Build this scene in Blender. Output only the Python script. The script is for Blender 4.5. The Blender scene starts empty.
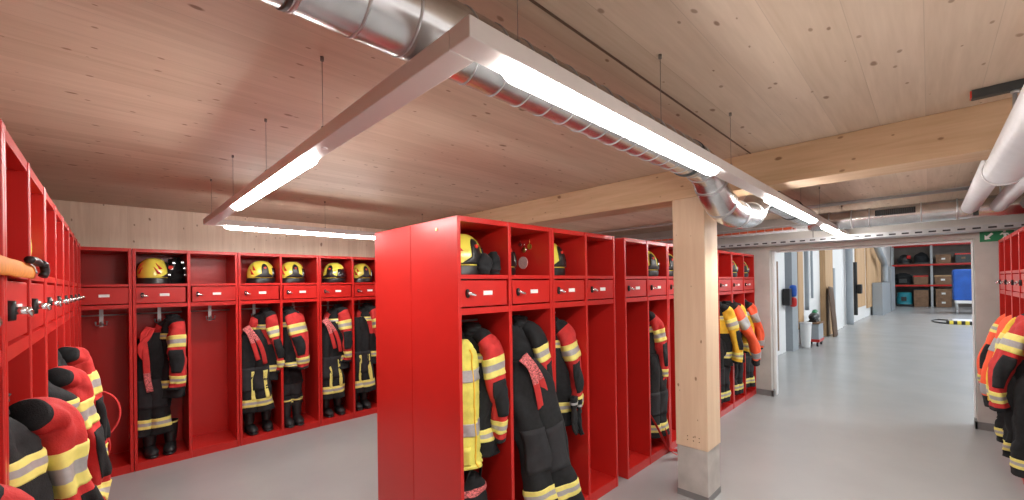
import bpy, bmesh, math, random
from mathutils import Vector, Matrix
C = bpy.context.scene.collection
PI = math.pi
V3 = Vector

# ------------------------------------------------------------------ materials
def nt(name):
    m = bpy.data.materials.new(name); m.use_nodes = True
    n = m.node_tree.nodes; l = m.node_tree.links
    return m, n, l, n['Principled BSDF']

def pm(name, col, rough=.5, metal=0., var=.06, scale=18., bump=0., coat=0., bscale=None):
    m, n, l, b = nt(name)
    tc = n.new('ShaderNodeTexCoord')
    ns = n.new('ShaderNodeTexNoise'); ns.inputs['Scale'].default_value = scale; ns.inputs['Detail'].default_value = 4
    l.new(tc.outputs['Object'], ns.inputs['Vector'])
    r = n.new('ShaderNodeValToRGB')
    r.color_ramp.elements[0].position = .3; r.color_ramp.elements[1].position = .7
    r.color_ramp.elements[0].color = (*[c*(1-var) for c in col], 1)
    r.color_ramp.elements[1].color = (*[min(1, c*(1+var)) for c in col], 1)
    l.new(ns.outputs['Fac'], r.inputs['Fac']); l.new(r.outputs['Color'], b.inputs['Base Color'])
    b.inputs['Roughness'].default_value = rough; b.inputs['Metallic'].default_value = metal
    b.inputs['Coat Weight'].default_value = coat; b.inputs['Coat Roughness'].default_value = .15
    if bump:
        n2 = n.new('ShaderNodeTexNoise'); n2.inputs['Scale'].default_value = bscale or scale*3; n2.inputs['Detail'].default_value = 5
        l.new(tc.outputs['Object'], n2.inputs['Vector'])
        bp = n.new('ShaderNodeBump'); bp.inputs['Strength'].default_value = bump; bp.inputs['Distance'].default_value = .01
        l.new(n2.outputs['Fac'], bp.inputs['Height']); l.new(bp.outputs['Normal'], b.inputs['Normal'])
    return m

def emit(name, col, strength):
    m, n, l, b = nt(name)
    b.inputs['Base Color'].default_value = (.9, .9, .9, 1)
    b.inputs['Emission Color'].default_value = (*col, 1); b.inputs['Emission Strength'].default_value = strength
    return m

def wood(name, light, dark, grain='X', plank=.16, knots=True, plankaxis='Y', rough=.6, seam=.05, stretch=.07, flat=None, kscale=4.6):
    """softwood: stretched grain, board-to-board tone and scattered knots, in metres"""
    m, n, l, b = nt(name)
    tc = n.new('ShaderNodeTexCoord'); sep = n.new('ShaderNodeSeparateXYZ'); l.new(tc.outputs['Object'], sep.inputs[0])
    def math_(op, a, bb=None):
        q = n.new('ShaderNodeMath'); q.operation = op
        for i, v in enumerate((a, bb)):
            if v is None: continue
            if isinstance(v, (int, float)): q.inputs[i].default_value = v
            else: l.new(v, q.inputs[i])
        return q.outputs[0]
    brd = math_('FLOOR', math_('DIVIDE', sep.outputs[plankaxis], plank))
    # per board offset along the grain
    off = math_('MULTIPLY', brd, 3.717)
    comb = n.new('ShaderNodeCombineXYZ')
    for ax in 'XYZ':
        s = sep.outputs[ax]
        if ax == grain: s = math_('MULTIPLY', math_('ADD', s, off), stretch)
        l.new(s, comb.inputs[ax])
    g = n.new('ShaderNodeTexNoise'); g.inputs['Scale'].default_value = 22; g.inputs['Detail'].default_value = 6; g.inputs['Distortion'].default_value = .6
    l.new(comb.outputs[0], g.inputs['Vector'])
    g2 = n.new('ShaderNodeTexNoise'); g2.inputs['Scale'].default_value = 75; g2.inputs['Detail'].default_value = 3
    l.new(comb.outputs[0], g2.inputs['Vector'])
    wn = n.new('ShaderNodeTexWhiteNoise'); wn.noise_dimensions = '1D'; l.new(brd, wn.inputs['W'])
    f = math_('ADD', math_('MULTIPLY', g.outputs['Fac'], .62), math_('MULTIPLY', g2.outputs['Fac'], .28))
    f = math_('ADD', f, math_('MULTIPLY', math_('SUBTRACT', wn.outputs['Value'], .5), .22))
    r = n.new('ShaderNodeValToRGB'); r.color_ramp.elements[0].position = .26; r.color_ramp.elements[1].position = .72
    r.color_ramp.elements[0].color = (*dark, 1); r.color_ramp.elements[1].color = (*light, 1)
    l.new(f, r.inputs['Fac']); col = r.outputs['Color']
    if knots:
        c2 = n.new('ShaderNodeCombineXYZ')                      # the two axes of the face, knots a little longer along the grain
        for k, ax in enumerate([a for a in 'XYZ' if a != (flat or 'X')]):
            q = sep.outputs[ax]
            if ax == grain: q = math_('MULTIPLY', q, .55)
            l.new(q, c2.inputs[k])
        nd = n.new('ShaderNodeTexNoise'); nd.inputs['Scale'].default_value = 9; l.new(c2.outputs[0], nd.inputs['Vector'])
        va = n.new('ShaderNodeVectorMath'); va.operation = 'MULTIPLY_ADD'
        l.new(nd.outputs['Color'], va.inputs[0]); va.inputs[1].default_value = (.035, .035, .0); l.new(c2.outputs[0], va.inputs[2])
        kf = None
        for sc_, r0_, th_, am in ((kscale, .068, .5, .85), (kscale*1.9, .075, .6, .7)):
            vo = n.new('ShaderNodeTexVoronoi'); vo.voronoi_dimensions = '2D'; vo.inputs['Scale'].default_value = sc_
            l.new(va.outputs[0], vo.inputs['Vector'])
            ck = n.new('ShaderNodeSeparateColor'); l.new(vo.outputs['Color'], ck.inputs[0])
            rad = math_('MULTIPLY', math_('ADD', math_('MULTIPLY', ck.outputs[1], .9), .35), r0_)
            q = math_('SUBTRACT', 1.0, math_('DIVIDE', vo.outputs['Distance'], rad))
            q = math_('MINIMUM', math_('MULTIPLY', math_('MAXIMUM', q, 0.), 2.2), 1.)
            q = math_('MULTIPLY', math_('MULTIPLY', q, math_('GREATER_THAN', ck.outputs[0], th_)), am)
            kf = q if kf is None else math_('MAXIMUM', kf, q)
        mx = n.new('ShaderNodeMix'); mx.data_type = 'RGBA'; l.new(kf, mx.inputs['Factor']); l.new(col, mx.inputs[6])
        mx.inputs[7].default_value = (dark[0]*.36, dark[1]*.25, dark[2]*.18, 1); col = mx.outputs[2]
    if seam:
        fr = math_('FRACT', math_('DIVIDE', sep.outputs[plankaxis], plank))
        sm = math_('MULTIPLY', math_('LESS_THAN', fr, seam*.3), .3)
        mx = n.new('ShaderNodeMix'); mx.data_type = 'RGBA'; l.new(sm, mx.inputs['Factor']); l.new(col, mx.inputs[6])
        mx.inputs[7].default_value = (*[c*.5 for c in dark], 1); col = mx.outputs[2]
    l.new(col, b.inputs['Base Color']); b.inputs['Roughness'].default_value = rough
    return m

RED = pm('red_lacquer', (.53, .019, .015), .33, var=.04, scale=3, coat=.12); RED.node_tree.nodes['Principled BSDF'].inputs['Specular IOR Level'].default_value = .35
CREAM_WOOD = ((.72, .53, .37), (.52, .345, .22))
CEIL = wood('ceiling_spruce', (.67, .54, .42), (.53, .405, .295), 'X', .19, plankaxis='Y', flat='Z')
BACKW = wood('wall_spruce', (.86, .72, .58), (.70, .55, .42), 'Z', .14, plankaxis='X', flat='Y')
BEAMW = wood('beam_spruce', (.74, .53, .34), (.56, .37, .215), 'Y', 2.0, plankaxis='Z', seam=0, flat='X')
POSTW = wood('post_spruce', (.80, .63, .45), (.70, .52, .35), 'Z', 2.0, plankaxis='X', seam=0, flat='X')
HALLW = wood('hall_spruce', (.62, .40, .22), (.42, .25, .12), 'Z', .3, plankaxis='X', knots=False)
FLOORM = pm('grey_resin_floor', (.37, .375, .375), .27, var=.05, scale=1.3, bump=.03, bscale=60)
CONC = pm('concrete', (.47, .45, .42), .75, var=.14, scale=7, bump=.15)
CONCL = pm('pale_concrete', (.50, .48, .45), .8, var=.10, scale=4, bump=.1)
SKIRT = pm('grey_skirting_paint', (.2, .2, .2), .5)
WHITE = pm('white_paint', (.78, .78, .78), .5, var=.02)
LWHITE = pm('white_profile_paint', (.62, .58, .56), .45, var=.02)
LED = emit('led_diffuser', (1., .96, .92), 30.)
GALV = pm('galvanised_sheet', (.60, .61, .62), .27, 1., var=.16, scale=9)
GALVD = pm('dull_galvanised_steel', (.5, .51, .52), .45, .8, var=.12, scale=14)
STEEL = pm('chrome', (.78, .78, .8), .18, 1., var=.03)
BLACKP = pm('black_plastic', (.010, .010, .011), .4, var=.2)
DARKM = pm('dark_metal', (.05, .055, .055), .5, .4, var=.2)
PIPEW = pm('white_pipe_jacket', (.66, .66, .68), .42, var=.04)
GREYP = pm('grey_pipe_paint', (.42, .43, .44), .5, var=.06)
WIRE = pm('steel_wire', (.22, .2, .18), .5, .6)
NAVY = pm('black_fabric', (.008, .0095, .011), .85, var=.35, scale=35, bump=.25, bscale=260)
REDF = pm('red_fabric', (.55, .028, .026), .78, var=.12, scale=22, bump=.25, bscale=260)
ORANGE = pm('hi_vis_orange_fabric', (1., .125, .045), .7, var=.06, scale=22, bump=.2, bscale=240)
YELF = pm('hi_vis_yellow_fabric', (.74, .69, .13), .75, var=.12, scale=22, bump=.2, bscale=240)
AMBER = pm('amber_fabric', (.85, .52, .035), .72, var=.08, scale=22, bump=.2, bscale=240)
YEL = pm('yellow_reflective_trim', (.82, .74, .20), .6, var=.05, scale=60)
SIL = pm('silver_reflective_trim', (.40, .39, .39), .4, .15, var=.08, scale=60)
HELM = pm('yellow_helmet_shell', (.76, .67, .09), .25, var=.03, coat=.5)
HELMR = pm('red_helmet_decal', (.6, .03, .015), .35, var=.05)
VISOR = pm('dark_visor', (.012, .013, .015), .12, var=.1, coat=.6)
RUBBER = pm('black_rubber', (.014, .014, .015), .42, var=.25, scale=30)
PLATE = pm('white_name_plate', (.82, .82, .80), .5, var=.02)
PINK = pm('red_white_webbing', (.62, .13, .13), .7, var=.85, scale=110)
CABLEO = pm('orange_cable_jacket', (.62, .10, .03), .5, var=.3, scale=50)
BLUE = pm('blue_tarpaulin', (.008, .085, .42), .5, var=.15, scale=4)
TEAL = pm('teal_paint', (.015, .24, .30), .4, var=.1)
CARD = pm('brown_cardboard', (.23, .13, .075), .8, var=.2, scale=6)
GREYC = pm('grey_cabinet_paint', (.30, .33, .36), .45, var=.04)
BROWNW = wood('brown_plank_wood', (.17, .09, .045), (.07, .035, .018), 'Z', 3, plankaxis='X', knots=False, seam=0)
GREEN = pm('sign_green', (.012, .22, .085), .4, var=.04)
BRASS = pm('brass', (.62, .42, .12), .3, .9)
HALLDARK = pm('hall_back_wall', (.20, .17, .15), .8, var=.2, scale=2)

def stripes(name, c1, c2, axis, period, rough=.6):
    m, n, l, b = nt(name)
    tc = n.new('ShaderNodeTexCoord'); sep = n.new('ShaderNodeSeparateXYZ'); l.new(tc.outputs['Object'], sep.inputs[0])
    d = n.new('ShaderNodeMath'); d.operation = 'DIVIDE'; l.new(sep.outputs[axis], d.inputs[0]); d.inputs[1].default_value = period
    f = n.new('ShaderNodeMath'); f.operation = 'FRACT'; l.new(d.outputs[0], f.inputs[0])
    g = n.new('ShaderNodeMath'); g.operation = 'GREATER_THAN'; l.new(f.outputs[0], g.inputs[0]); g.inputs[1].default_value = .5
    mx = n.new('ShaderNodeMix'); mx.data_type = 'RGBA'; l.new(g.outputs[0], mx.inputs['Factor'])
    mx.inputs[6].default_value = (*c1, 1); mx.inputs[7].default_value = (*c2, 1)
    l.new(mx.outputs[2], b.inputs['Base Color']); b.inputs['Roughness'].default_value = rough
    return m
HAZ = stripes('hazard_stripe', (.75, .60, .06), (.02, .02, .02), 'Y', .2)

# ------------------------------------------------------------------ mesh helpers
def box(bm, x0, x1, y0, y1, z0, z1, mi=0, bev=0.):
    vs = [bm.verts.new((x, y, z)) for x in (x0, x1) for y in (y0, y1) for z in (z0, z1)]
    fs = []
    for f in ((0, 1, 3, 2), (4, 6, 7, 5), (0, 4, 5, 1), (2, 3, 7, 6), (0, 2, 6, 4), (1, 5, 7, 3)):
        q = bm.faces.new([vs[i] for i in f]); q.material_index = mi; fs.append(q)
    if bev:
        es = list({e for f in fs for e in f.edges})
        bmesh.ops.bevel(bm, geom=es, offset=bev, segments=2, affect='EDGES', profile=.5, material=-1)

def cyl(bm, p0, p1, r, seg=16, mi=0, r1=None, cap=True):
    p0, p1 = V3(p0), V3(p1); t = (p1-p0).normalized()
    u = t.orthogonal().normalized(); v = t.cross(u)
    r1 = r if r1 is None else r1
    a = [bm.verts.new(p0+(u*math.cos(2*PI*i/seg)+v*math.sin(2*PI*i/seg))*r) for i in range(seg)]
    b = [bm.verts.new(p1+(u*math.cos(2*PI*i/seg)+v*math.sin(2*PI*i/seg))*r1) for i in range(seg)]
    for i in range(seg):
        f = bm.faces.new((a[i], a[(i+1) % seg], b[(i+1) % seg], b[i])); f.material_index = mi; f.smooth = True
    if cap:
        for q in (a[::-1], b):
            f = bm.faces.new(q); f.material_index = mi

def catmull(P, t):
    n = len(P)-1; x = min(max(t, 0), 1)*n; i = min(int(x), n-1); f = x-i
    p1, p2 = P[i], P[i+1]
    p0 = P[i-1] if i > 0 else p1*2-p2
    p3 = P[i+2] if i+2 <= n else p2*2-p1
    return (p1*2+(p2-p0)*f+(p0*2-p1*5+p2*4-p3)*f*f+(p1*3-p0-p2*3+p3)*f**3)*.5

class Tube:
    """a surface round a path: surf(s, th) with radii, a flat axis and cloth folds"""
    def __init__(s, path, ru, rv, ref=(1, 0, 0), wr=0., seed=0, fixed=False):
        s.P = [V3(p) for p in path]
        s.ru = [float(r) for r in ru]; s.rv = [float(r) for r in rv]
        s.ref = V3(ref).normalized(); s.wr = wr; s.fixed = fixed
        R = random.Random(seed)
        s.w = [(R.choice((1, 2, 2, 3, 3, 4, 5)), R.uniform(-3.5, 3.5), R.uniform(0, 6.28), R.uniform(.4, 1)) for _ in range(7)]
        s.c = [(R.uniform(-9, 9), R.choice((1, 1, 2)), R.uniform(0, 6.28), R.uniform(.5, 1.)) for _ in range(5)]
        s.h = [(R.uniform(14, 34), R.uniform(0, 6.28), R.choice((1, 1, 2)), R.uniform(0, 6.28)) for _ in range(3)]
    def frame(s, t):
        p = catmull(s.P, t)
        d = catmull(s.P, min(1, t+.01))-catmull(s.P, max(0, t-.01))
        d = d.normalized() if d.length > 1e-9 else V3((0, 0, -1))
        if s.fixed: d = V3((0, 0, -1))
        u = (s.ref-d*s.ref.dot(d)).normalized(); v = d.cross(u)
        return p, u, v
    def surf(s, t, th, off=0.):
        p, u, v = s.frame(t)
        a = catmull(s.ru, t); b = catmull(s.rv, t)
        k = 0.
        if s.wr:
            env = min(1, t*6)
            for kk, m, ph, am in s.w: k += am*math.sin(kk*th+m*6.28*t+ph)
            for fr, ph, kk, p2 in s.h: k += .7*math.sin(fr*t+ph)*max(0, math.sin(kk*th+p2))
            for fr, kk, ph, am in s.c:
                q = abs(math.sin(.5*(fr*6.28*t*.35+kk*th+ph))); k -= am*1.5*max(0, 1-q*3.2)**1.5
            k *= s.wr*.33*env
        c, q = math.cos(th), math.sin(th)
        return p+u*(a*(1+k)+off)*c+v*(b*(1+k)+off)*q
    def skin(s, bm, s0=0., s1=1., ns=30, nth=28, mf=None, cap=True, off=0.):
        rows = []
        for i in range(ns+1):
            t = s0+(s1-s0)*i/ns
            rows.append([bm.verts.new(s.surf(t, 2*PI*j/nth, off)) for j in range(nth)])
        for i in range(ns):
            for j in range(nth):
                f = bm.faces.new((rows[i][j], rows[i+1][j], rows[i+1][(j+1) % nth], rows[i][(j+1) % nth])); f.smooth = True
                if mf: f.material_index = mf(s0+(s1-s0)*(i+.5)/ns, 2*PI*(j+.5)/nth)
        if cap:
            for row, fl in ((rows[0], 0), (rows[-1], 1)):
                c = bm.verts.new(sum((v.co for v in row), V3())/nth)
                for j in range(nth):
                    q = (row[j], row[(j+1) % nth], c); f = bm.faces.new(q if not fl else q[::-1]); f.smooth = True
                    if mf: f.material_index = mf(s1-.001 if fl else s0+.001, 2*PI*j/nth)
    def band(s, bm, s0, s1, off=.004, nth=28, ms=((.0, 0), (.30, 1), (.70, 0))):
        """a closed strip round the surface, edges tucked in"""
        n = 12; T = [(s0, -.003)]+[(s0+(s1-s0)*i/n, off) for i in range(n+1)]+[(s1, -.003)]
        rows = [[bm.verts.new(s.surf(t, 2*PI*j/nth, o)) for j in range(nth)] for t, o in T]
        for i in range(len(T)-1):
            q = (i-.5)/n; mi = 0
            for a, k in ms:
                if q >= a: mi = k
            for j in range(nth):
                f = bm.faces.new((rows[i][j], rows[i+1][j], rows[i+1][(j+1) % nth], rows[i][(j+1) % nth])); f.smooth = True; f.material_index = mi
    def patch(s, bm, fn, n=8, m=8, off=.004, mi=0):
        """fn(p, q) -> (s, th); p, q in 0..1; raised patch with tucked edges"""
        idx = lambda k: [(0, -.003)]+[(i/k, off) for i in range(k+1)]+[(1, -.003)]
        A, B = idx(n), idx(m)
        g = [[bm.verts.new(s.surf(*fn(p, q), min(o1, o2))) for q, o2 in B] for p, o1 in A]
        for i in range(len(A)-1):
            for j in range(len(B)-1):
                f = bm.faces.new((g[i][j], g[i+1][j], g[i+1][j+1], g[i][j+1])); f.smooth = True; f.material_index = mi

CLAMP = None
def link(name, bm, mats, parent=None, kind=None):
    if CLAMP:
        lo, hi, ym, yf = CLAMP; e = .0 if 'band' in name or 'patch' in name else .004
        for v in bm.verts:
            if v.co.y > yf: v.co.x = min(max(v.co.x, lo+e), hi-e)
            v.co.y = min(v.co.y, ym-e)
    bmesh.ops.recalc_face_normals(bm, faces=bm.faces[:])
    me = bpy.data.meshes.new(name); bm.to_mesh(me); bm.free()
    for m in (mats if isinstance(mats, (list, tuple)) else [mats]): me.materials.append(m)
    o = bpy.data.objects.new(name, me); C.objects.link(o)
    if parent is not None: o.parent = parent
    if kind: o['kind'] = kind
    return o
def tag(o, label, cat, group=None):
    o['label'] = label; o['category'] = cat
    if group: o['group'] = group
    return o
def thing(name, label, cat, loc=(0, 0, 0), rz=0., group=None):
    o = bpy.data.objects.new(name, None); C.objects.link(o); o.empty_display_size = .1
    o.location = loc; o.rotation_euler = (0, 0, rz)
    return tag(o, label, cat, group)
def dup(o, loc, rz, label, group=None):
    def rec(x, par):
        c = x.copy(); C.objects.link(c)
        if par is not None: c.parent = par
        for ch in kids[x.name]: rec(ch, c)
        return c
    kids = {}
    def gather(x):
        kids[x.name] = list(x.children)
        for k in x.children: gather(k)
    gather(o)
    r = rec(o, None); r.location = loc; r.rotation_euler = (0, 0, rz); r['label'] = label
    if group: r['group'] = group
    return r
def B(): return bmesh.new()

# rows of lockers: local x runs along the row, local y goes into the locker
ROW = dict(back=((0, 5.249, 0), 0.), island=((0, 1.852, 0), 0.), left=((-.173, 0, 0), PI/2), right=((0, -.519, 0), PI))
def at(row, a, d, z=0.):
    o, rz = ROW[row]; c, s = math.cos(rz), math.sin(rz)
    return (o[0]+a*c-d*s, o[1]+a*s+d*c, o[2]+z)

# ------------------------------------------------------------------ setting
CZ = 2.61
def slab(name, x0, x1, y0, y1, z0, z1, m):
    bm = B(); box(bm, x0, x1, y0, y1, z0, z1); return link(name, bm, m, None, 'structure')
slab('floor', -.95, 37, -3.6, 6.3, -.12, 0, FLOORM)
slab('ceiling', -.95, 7.25, -1.45, 6.3, CZ, CZ+.16, CEIL)
slab('wall_left', -.95, -.76, -1.45, 6.3, 0, CZ, BACKW)
slab('wall_back', -.76, 7.25, 6.03, 6.3, 0, CZ, BACKW)
slab('wall_front', -.76, 6.97, -1.45, -1.22, 0, CZ, WHITE)
bm = B()                                                        # concrete wall with the wide opening to the hall
box(bm, 6.97, 7.17, 1.655, 6.03, 0, CZ); box(bm, 6.97, 7.17, -3.6, -.36, 0, CZ); box(bm, 6.97, 7.17, -.36, 1.655, 2.15, CZ)
link('wall_right', bm, CONCL, None, 'structure')
bm = B(); box(bm, 6.955, 6.97, 1.62, 1.87, 0, .085); box(bm, 6.955, 7.17, 1.635, 1.655, 0, .085); link('baseboard_right', bm, SKIRT, None, 'structure')
bm = B(); box(bm, 6.955, 6.97, -.53, -.34, 0, .085); box(bm, 6.955, 7.17, -.36, -.34, 0, .085); link('baseboard_front', bm, SKIRT, None, 'structure')
bm = B(); box(bm, 7.10, 7.20, 1.62, 1.652, 0, 2.148); box(bm, 7.10, 7.20, -.357, -.345, 0, 2.148); box(bm, 7.10, 7.2, -.345, 1.6, 2.125, 2.148)
link('trim_opening', bm, WHITE, None, 'structure')
# joints between the ceiling elements
bm = B(); box(bm, -.76, 3.25, .872, .881, CZ-.003, CZ+.002); link('trim_ceiling_joint', bm, pm('ceiling_joint', (.12, .07, .045), .8), None, 'structure')
# the hall beyond
def wy(x): return 2.86-.033*x
bm = B()
for z0, z1 in ((0, 5.0),):
    vs = [bm.verts.new(p) for p in ((7.17, wy(7.17), z0), (36.3, wy(36.3), z0), (36.3, wy(36.3), z1), (7.17, wy(7.17), z1), (7.17, 3.2, z0), (36.3, 3.2, z0), (36.3, 3.2, z1), (7.17, 3.2, z1))]
    for f in ((0, 1, 2, 3), (4, 5, 6, 7), (0, 1, 5, 4), (2, 3, 7, 6), (0, 3, 7, 4), (1, 2, 6, 5)): bm.faces.new([vs[i] for i in f])
link('wall_hall_left', bm, WHITE, None, 'structure')
slab('wall_hall_back', 36.2, 36.5, -3.6, 3.2, 0, 5.0, HALLDARK)
slab('wall_hall_right', 7.17, 36.2, -3.6, -3.4, 0, 5.0, WHITE)
slab('ceiling_hall', 7.17, 36.5, -3.6, 3.2, 5.0, 5.15, CEIL)

# ------------------------------------------------------------------ timber post and beam
p = thing('timber_post', 'square pale timber post standing on a concrete plinth in the aisle', 'post', (3.385, 1.325, 0))
bm = B(); box(bm, -.135, .135, -.125, .125, .40, 2.365, bev=.006); link('timber_shaft', bm, POSTW, p)
bm = B(); box(bm, -.128, .128, -.118, .118, .0, .40, bev=.004); cb = link('concrete_plinth', bm, CONC, p)
bm = B(); box(bm, -.131, .131, -.121, .121, .0, .05); link('dark_skirting', bm, SKIRT, cb)
R = random.Random(4)
bm = B()
for i in range(3):
    for k in range(2): cyl(bm, (-.137, -.06+.045*i, .46+.03*k), (-.133, -.06+.045*i, .46+.03*k), .0045, 8)
link('screw_head', bm, pm('dark_screw', (.16, .09, .05), .6), p)
bm = B(); box(bm, 3.25, 3.52, -1.22, 6.03, 2.365, CZ, bev=.005)
tag(link('ceiling_beam', bm, BEAMW), 'long glued timber beam under the ceiling resting on the post', 'beam')

# ------------------------------------------------------------------ lockers
H, D = 2.10, .50
ZP, ZH, ZD0, ZD1, ZS, ZT = .075, 1.535, 1.572, 1.735, 1.765, 2.07
meshes = {}
def locker_meshes(w):
    if w in meshes: return meshes[w]
    f = .026; bm = B()
    xs = [-w/2, w/2]
    g = .002
    for x0, x1 in ((-w/2+g, -w/2+f), (w/2-f, w/2-g), (-f/2, f/2)):
        box(bm, x0, x1, 0, D, 0, H, bev=.003)
    for x0, x1 in ((-w/2+f, -f/2), (f/2, w/2-f)):
        box(bm, x0, x1, .004, D, 0, ZP)                          # plinth and floor
        box(bm, x0, x1, .004, .03, ZH, ZD0); box(bm, x0, x1, .03, D-.012, ZH+.01, ZD0-.006)
        box(bm, x0, x1, .004, D-.012, ZD1+.006, ZS)               # shelf
        box(bm, x0, x1, .004, D, ZT, H)
        box(bm, x0, x1, D-.014, D, ZP, ZT)                       # back
    body = ('cabinet_body', bm)
    bm = B(); dw = w/2-f*1.5-.012
    box(bm, -dw/2, dw/2, .006, .024, ZD0+.008, ZD1-.003, bev=.003); door = ('drawer_door', bm)
    bm = B(); hx = -dw/2+.045; hz = (ZD0+ZD1)/2+.004
    t = Tube([(hx, .007, hz), (hx, -.008, hz)], [.013, .012], [.026, .024], ref=(1, 0, 0)); t.skin(bm, ns=2, nth=16, mf=lambda s, th: 1)
    cyl(bm, (hx, -.004, hz), (hx, -.027, hz), .0095, 14)
    t = Tube([(hx-.006, -.026, hz+.003), (hx+.016, -.03, hz-.006), (hx+.040, -.027, hz-.012)], [.008, .009, .007], [.008, .006, .005], ref=(0, 0, 1)); t.skin(bm, ns=8, nth=10)
    handle = ('turn_handle', bm)
    bm = B(); px = dw*.06; box(bm, px-.036, px+.036, .002, .0065, hz-.013, hz+.013, bev=.0015); plate = ('name_plate', bm)
    bm = B()                                                      # coat hook bracket and cross rail
    cyl(bm, (-dw/2, .30, 1.47), (dw/2, .30, 1.47), .008, 10)
    box(bm, -.014, .014, .292, .298, 1.36, 1.535)
    for sx in (-1, 0, 1):
        t = Tube([(0, .295, 1.40), (sx*.02, .27, 1.375), (sx*.035, .245, 1.38), (sx*.038, .235, 1.405)], [.005]*4, [.005]*4, ref=(1, .2, .1)); t.skin(bm, ns=10, nth=8)
        bmesh.ops.create_uvsphere(bm, u_segments=8, v_segments=6, radius=.009, matrix=Matrix.Translation((sx*.038, .235, 1.408)))
    hook = ('coat_hook', bm)
    out = {}
    for (nm, b_), m in ((body, [RED]), (door, [RED]), (handle, [STEEL, BLACKP]), (plate, [PLATE]), (hook, [GALVD])):
        bmesh.ops.recalc_face_normals(b_, faces=b_.faces[:])
        me = bpy.data.meshes.new(nm); b_.to_mesh(me); b_.free()
        for q in m: me.materials.append(q)
        out[nm] = me
    meshes[w] = out; return out
def locker_unit(loc, rz, w, label, group, screws=False):
    ms = locker_meshes(w)
    t = thing('locker_unit', label, 'locker', loc, rz, group)
    def part(nm, par, x=0.):
        o = bpy.data.objects.new(nm, ms[nm]); C.objects.link(o); o.parent = par; o.location = (x, 0, 0); return o
    part('cabinet_body', t)
    for x in (-w/4+.0065*0, w/4):
        d = part('drawer_door', t, x)
        part('turn_handle', d); part('name_plate', d)
        part('coat_hook', t, x)
    if screws:
        bm = B(); cyl(bm, (-w/2-.003, .2, 2.04), (-w/2+.004, .2, 2.04), .008, 10); link('cap_screw', bm, BRASS, t)
    return t
W = .842
for i, lab in enumerate(['back wall corner unit with an empty top and bare hooks',
                         'back wall unit with dark harness and an empty right bay',
                         'back wall unit with two yellow helmets over two hanging turnout kits',
                         'back wall unit cut off by the island end panel, two helmets above']):
    locker_unit(at('back', -.692+W*(i+.5), 0), 0, W, 'red steel locker, '+lab, 'red lockers along the back wall')
for i, lab in enumerate(['nearest unit on the left, mostly beyond the left picture edge',
                         'left row unit with an orange strap and black gear on its shelf',
                         'left row unit in the middle, one jacket sleeve swinging out',
                         'left row unit before last, red braces looping out below',
                         'last left row unit, tucked into the back corner']):
    locker_unit(at('left', .645+.86*(i+.5), 0), PI/2, .86, 'red steel locker, '+lab, 'red lockers along the left wall')
isl = [(1.391, .823, 'island end unit nearest the camera with yellow vest inside', True), (2.214, .823, 'second island unit, its right bay empty', False),
       (3.189, W, 'island unit after the narrow gap, its left bay empty', False), (4.031, W, 'island unit hidden by the timber post', False),
       (4.955, 1.0, 'island unit just right of the post with amber jacket', False), (5.957, 1.0, 'far end island unit beside the concrete pier with orange jackets', False)]
for x, w, lab, sc in isl:
    locker_unit(at('island', x+w/2, 0), 0, w, 'red steel locker, '+lab, 'red lockers of the middle island', sc)
for x, lab in ((1.391, 'rear unit of the island seen only as half the plain end panel'), (2.214, 'second rear unit of the island, standing back to back behind hanging jackets')):
    locker_unit((x+.823/2, 1.852+2*D+.004, 0), PI, .823, 'red steel locker, '+lab, 'red lockers of the middle island')
for i, lab in enumerate(['right row unit beside the concrete pier with orange jacket sleeves', 'right row unit cut by the right picture edge', 'right row unit nearest the camera, beyond the right picture edge']):
    if i == 2: continue
    locker_unit(at('right', -6.75+.93*(i+.5), 0), PI, .93, 'red steel locker, '+lab, 'red lockers along the right wall')

# ------------------------------------------------------------------ helmets
def build_helmet():
    t = thing('fire_helmet', '', 'helmet')
    Rz = [(0, .122), (.04, .131), (.09, .130), (.135, .120), (.175, .102), (.205, .077), (.224, .046), (.231, .01)]
    dome = Tube([(0, 0, .03+z) for z, r in Rz], [r*1.07 for z, r in Rz], [r*.98 for z, r in Rz], ref=(1, 0, 0), fixed=True)
    # th measured so that th = 0 faces +x (front)
    bm = B(); dome.skin(bm, 0, 1, 28, 36); link('shell', bm, HELM, t)
    rim = Tube([(-.01, 0, 0), (-.005, 0, .015), (0, 0, .035), (0, 0, .058)], [.145, .146, .145, .141], [.130, .132, .132, .129], ref=(1, 0, 0), fixed=True)
    bm = B(); rim.skin(bm, 0, 1, 8, 36); link('neck_rim', bm, BLACKP, t)
    for sg in (1, -1):
        c = sg*PI/2
        bm = B()
        def arch(p, q, c=c, sg=sg):
            hw = .26 if p < .6 else .26*math.sqrt(max(.05, 1-((p-.6)/.4)**2))
            hw += .55*max(0, .25-p)/.25
            return (.13+.52*p, c+(q-.5)*2*hw)
        dome.patch(bm, arch, 12, 6, .010); k = link('side_mount', bm, BLACKP, t)
        bm = B(); a = dome.surf(.46, c, .006); b = dome.surf(.46, c, .018); cyl(bm, a, b, .012, 12); link('red_button', bm, HELMR, k)
        bm = B()
        for q0, h0, h1 in ((1.05, .22, .42), (.92, .36, .56)):
            def fl(p, q, q0=q0, h0=h0, h1=h1, c=c, sg=sg):
                w_ = .22*(1-.75*p)
                return (h0+(h1-h0)*p, c+sg*(q0-.15+.3*p+(q-.5)*w_))
            dome.patch(bm, fl, 4, 3, .003)
        link('flash_decal', bm, HELMR, t)
    bm = B(); dome.patch(bm, lambda p, q: (.12+.34*p, (q-.5)*1.9*(1-.12*p)), 8, 14, .012); link('visor', bm, VISOR, t)
    bm = B(); dome.patch(bm, lambda p, q: (.5+.46*p, (q-.5)*.34), 8, 4, .008); link('crest', bm, HELM, t)
    return t
HEL = None; HG = 'yellow fire helmets on the locker shelves'
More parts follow.
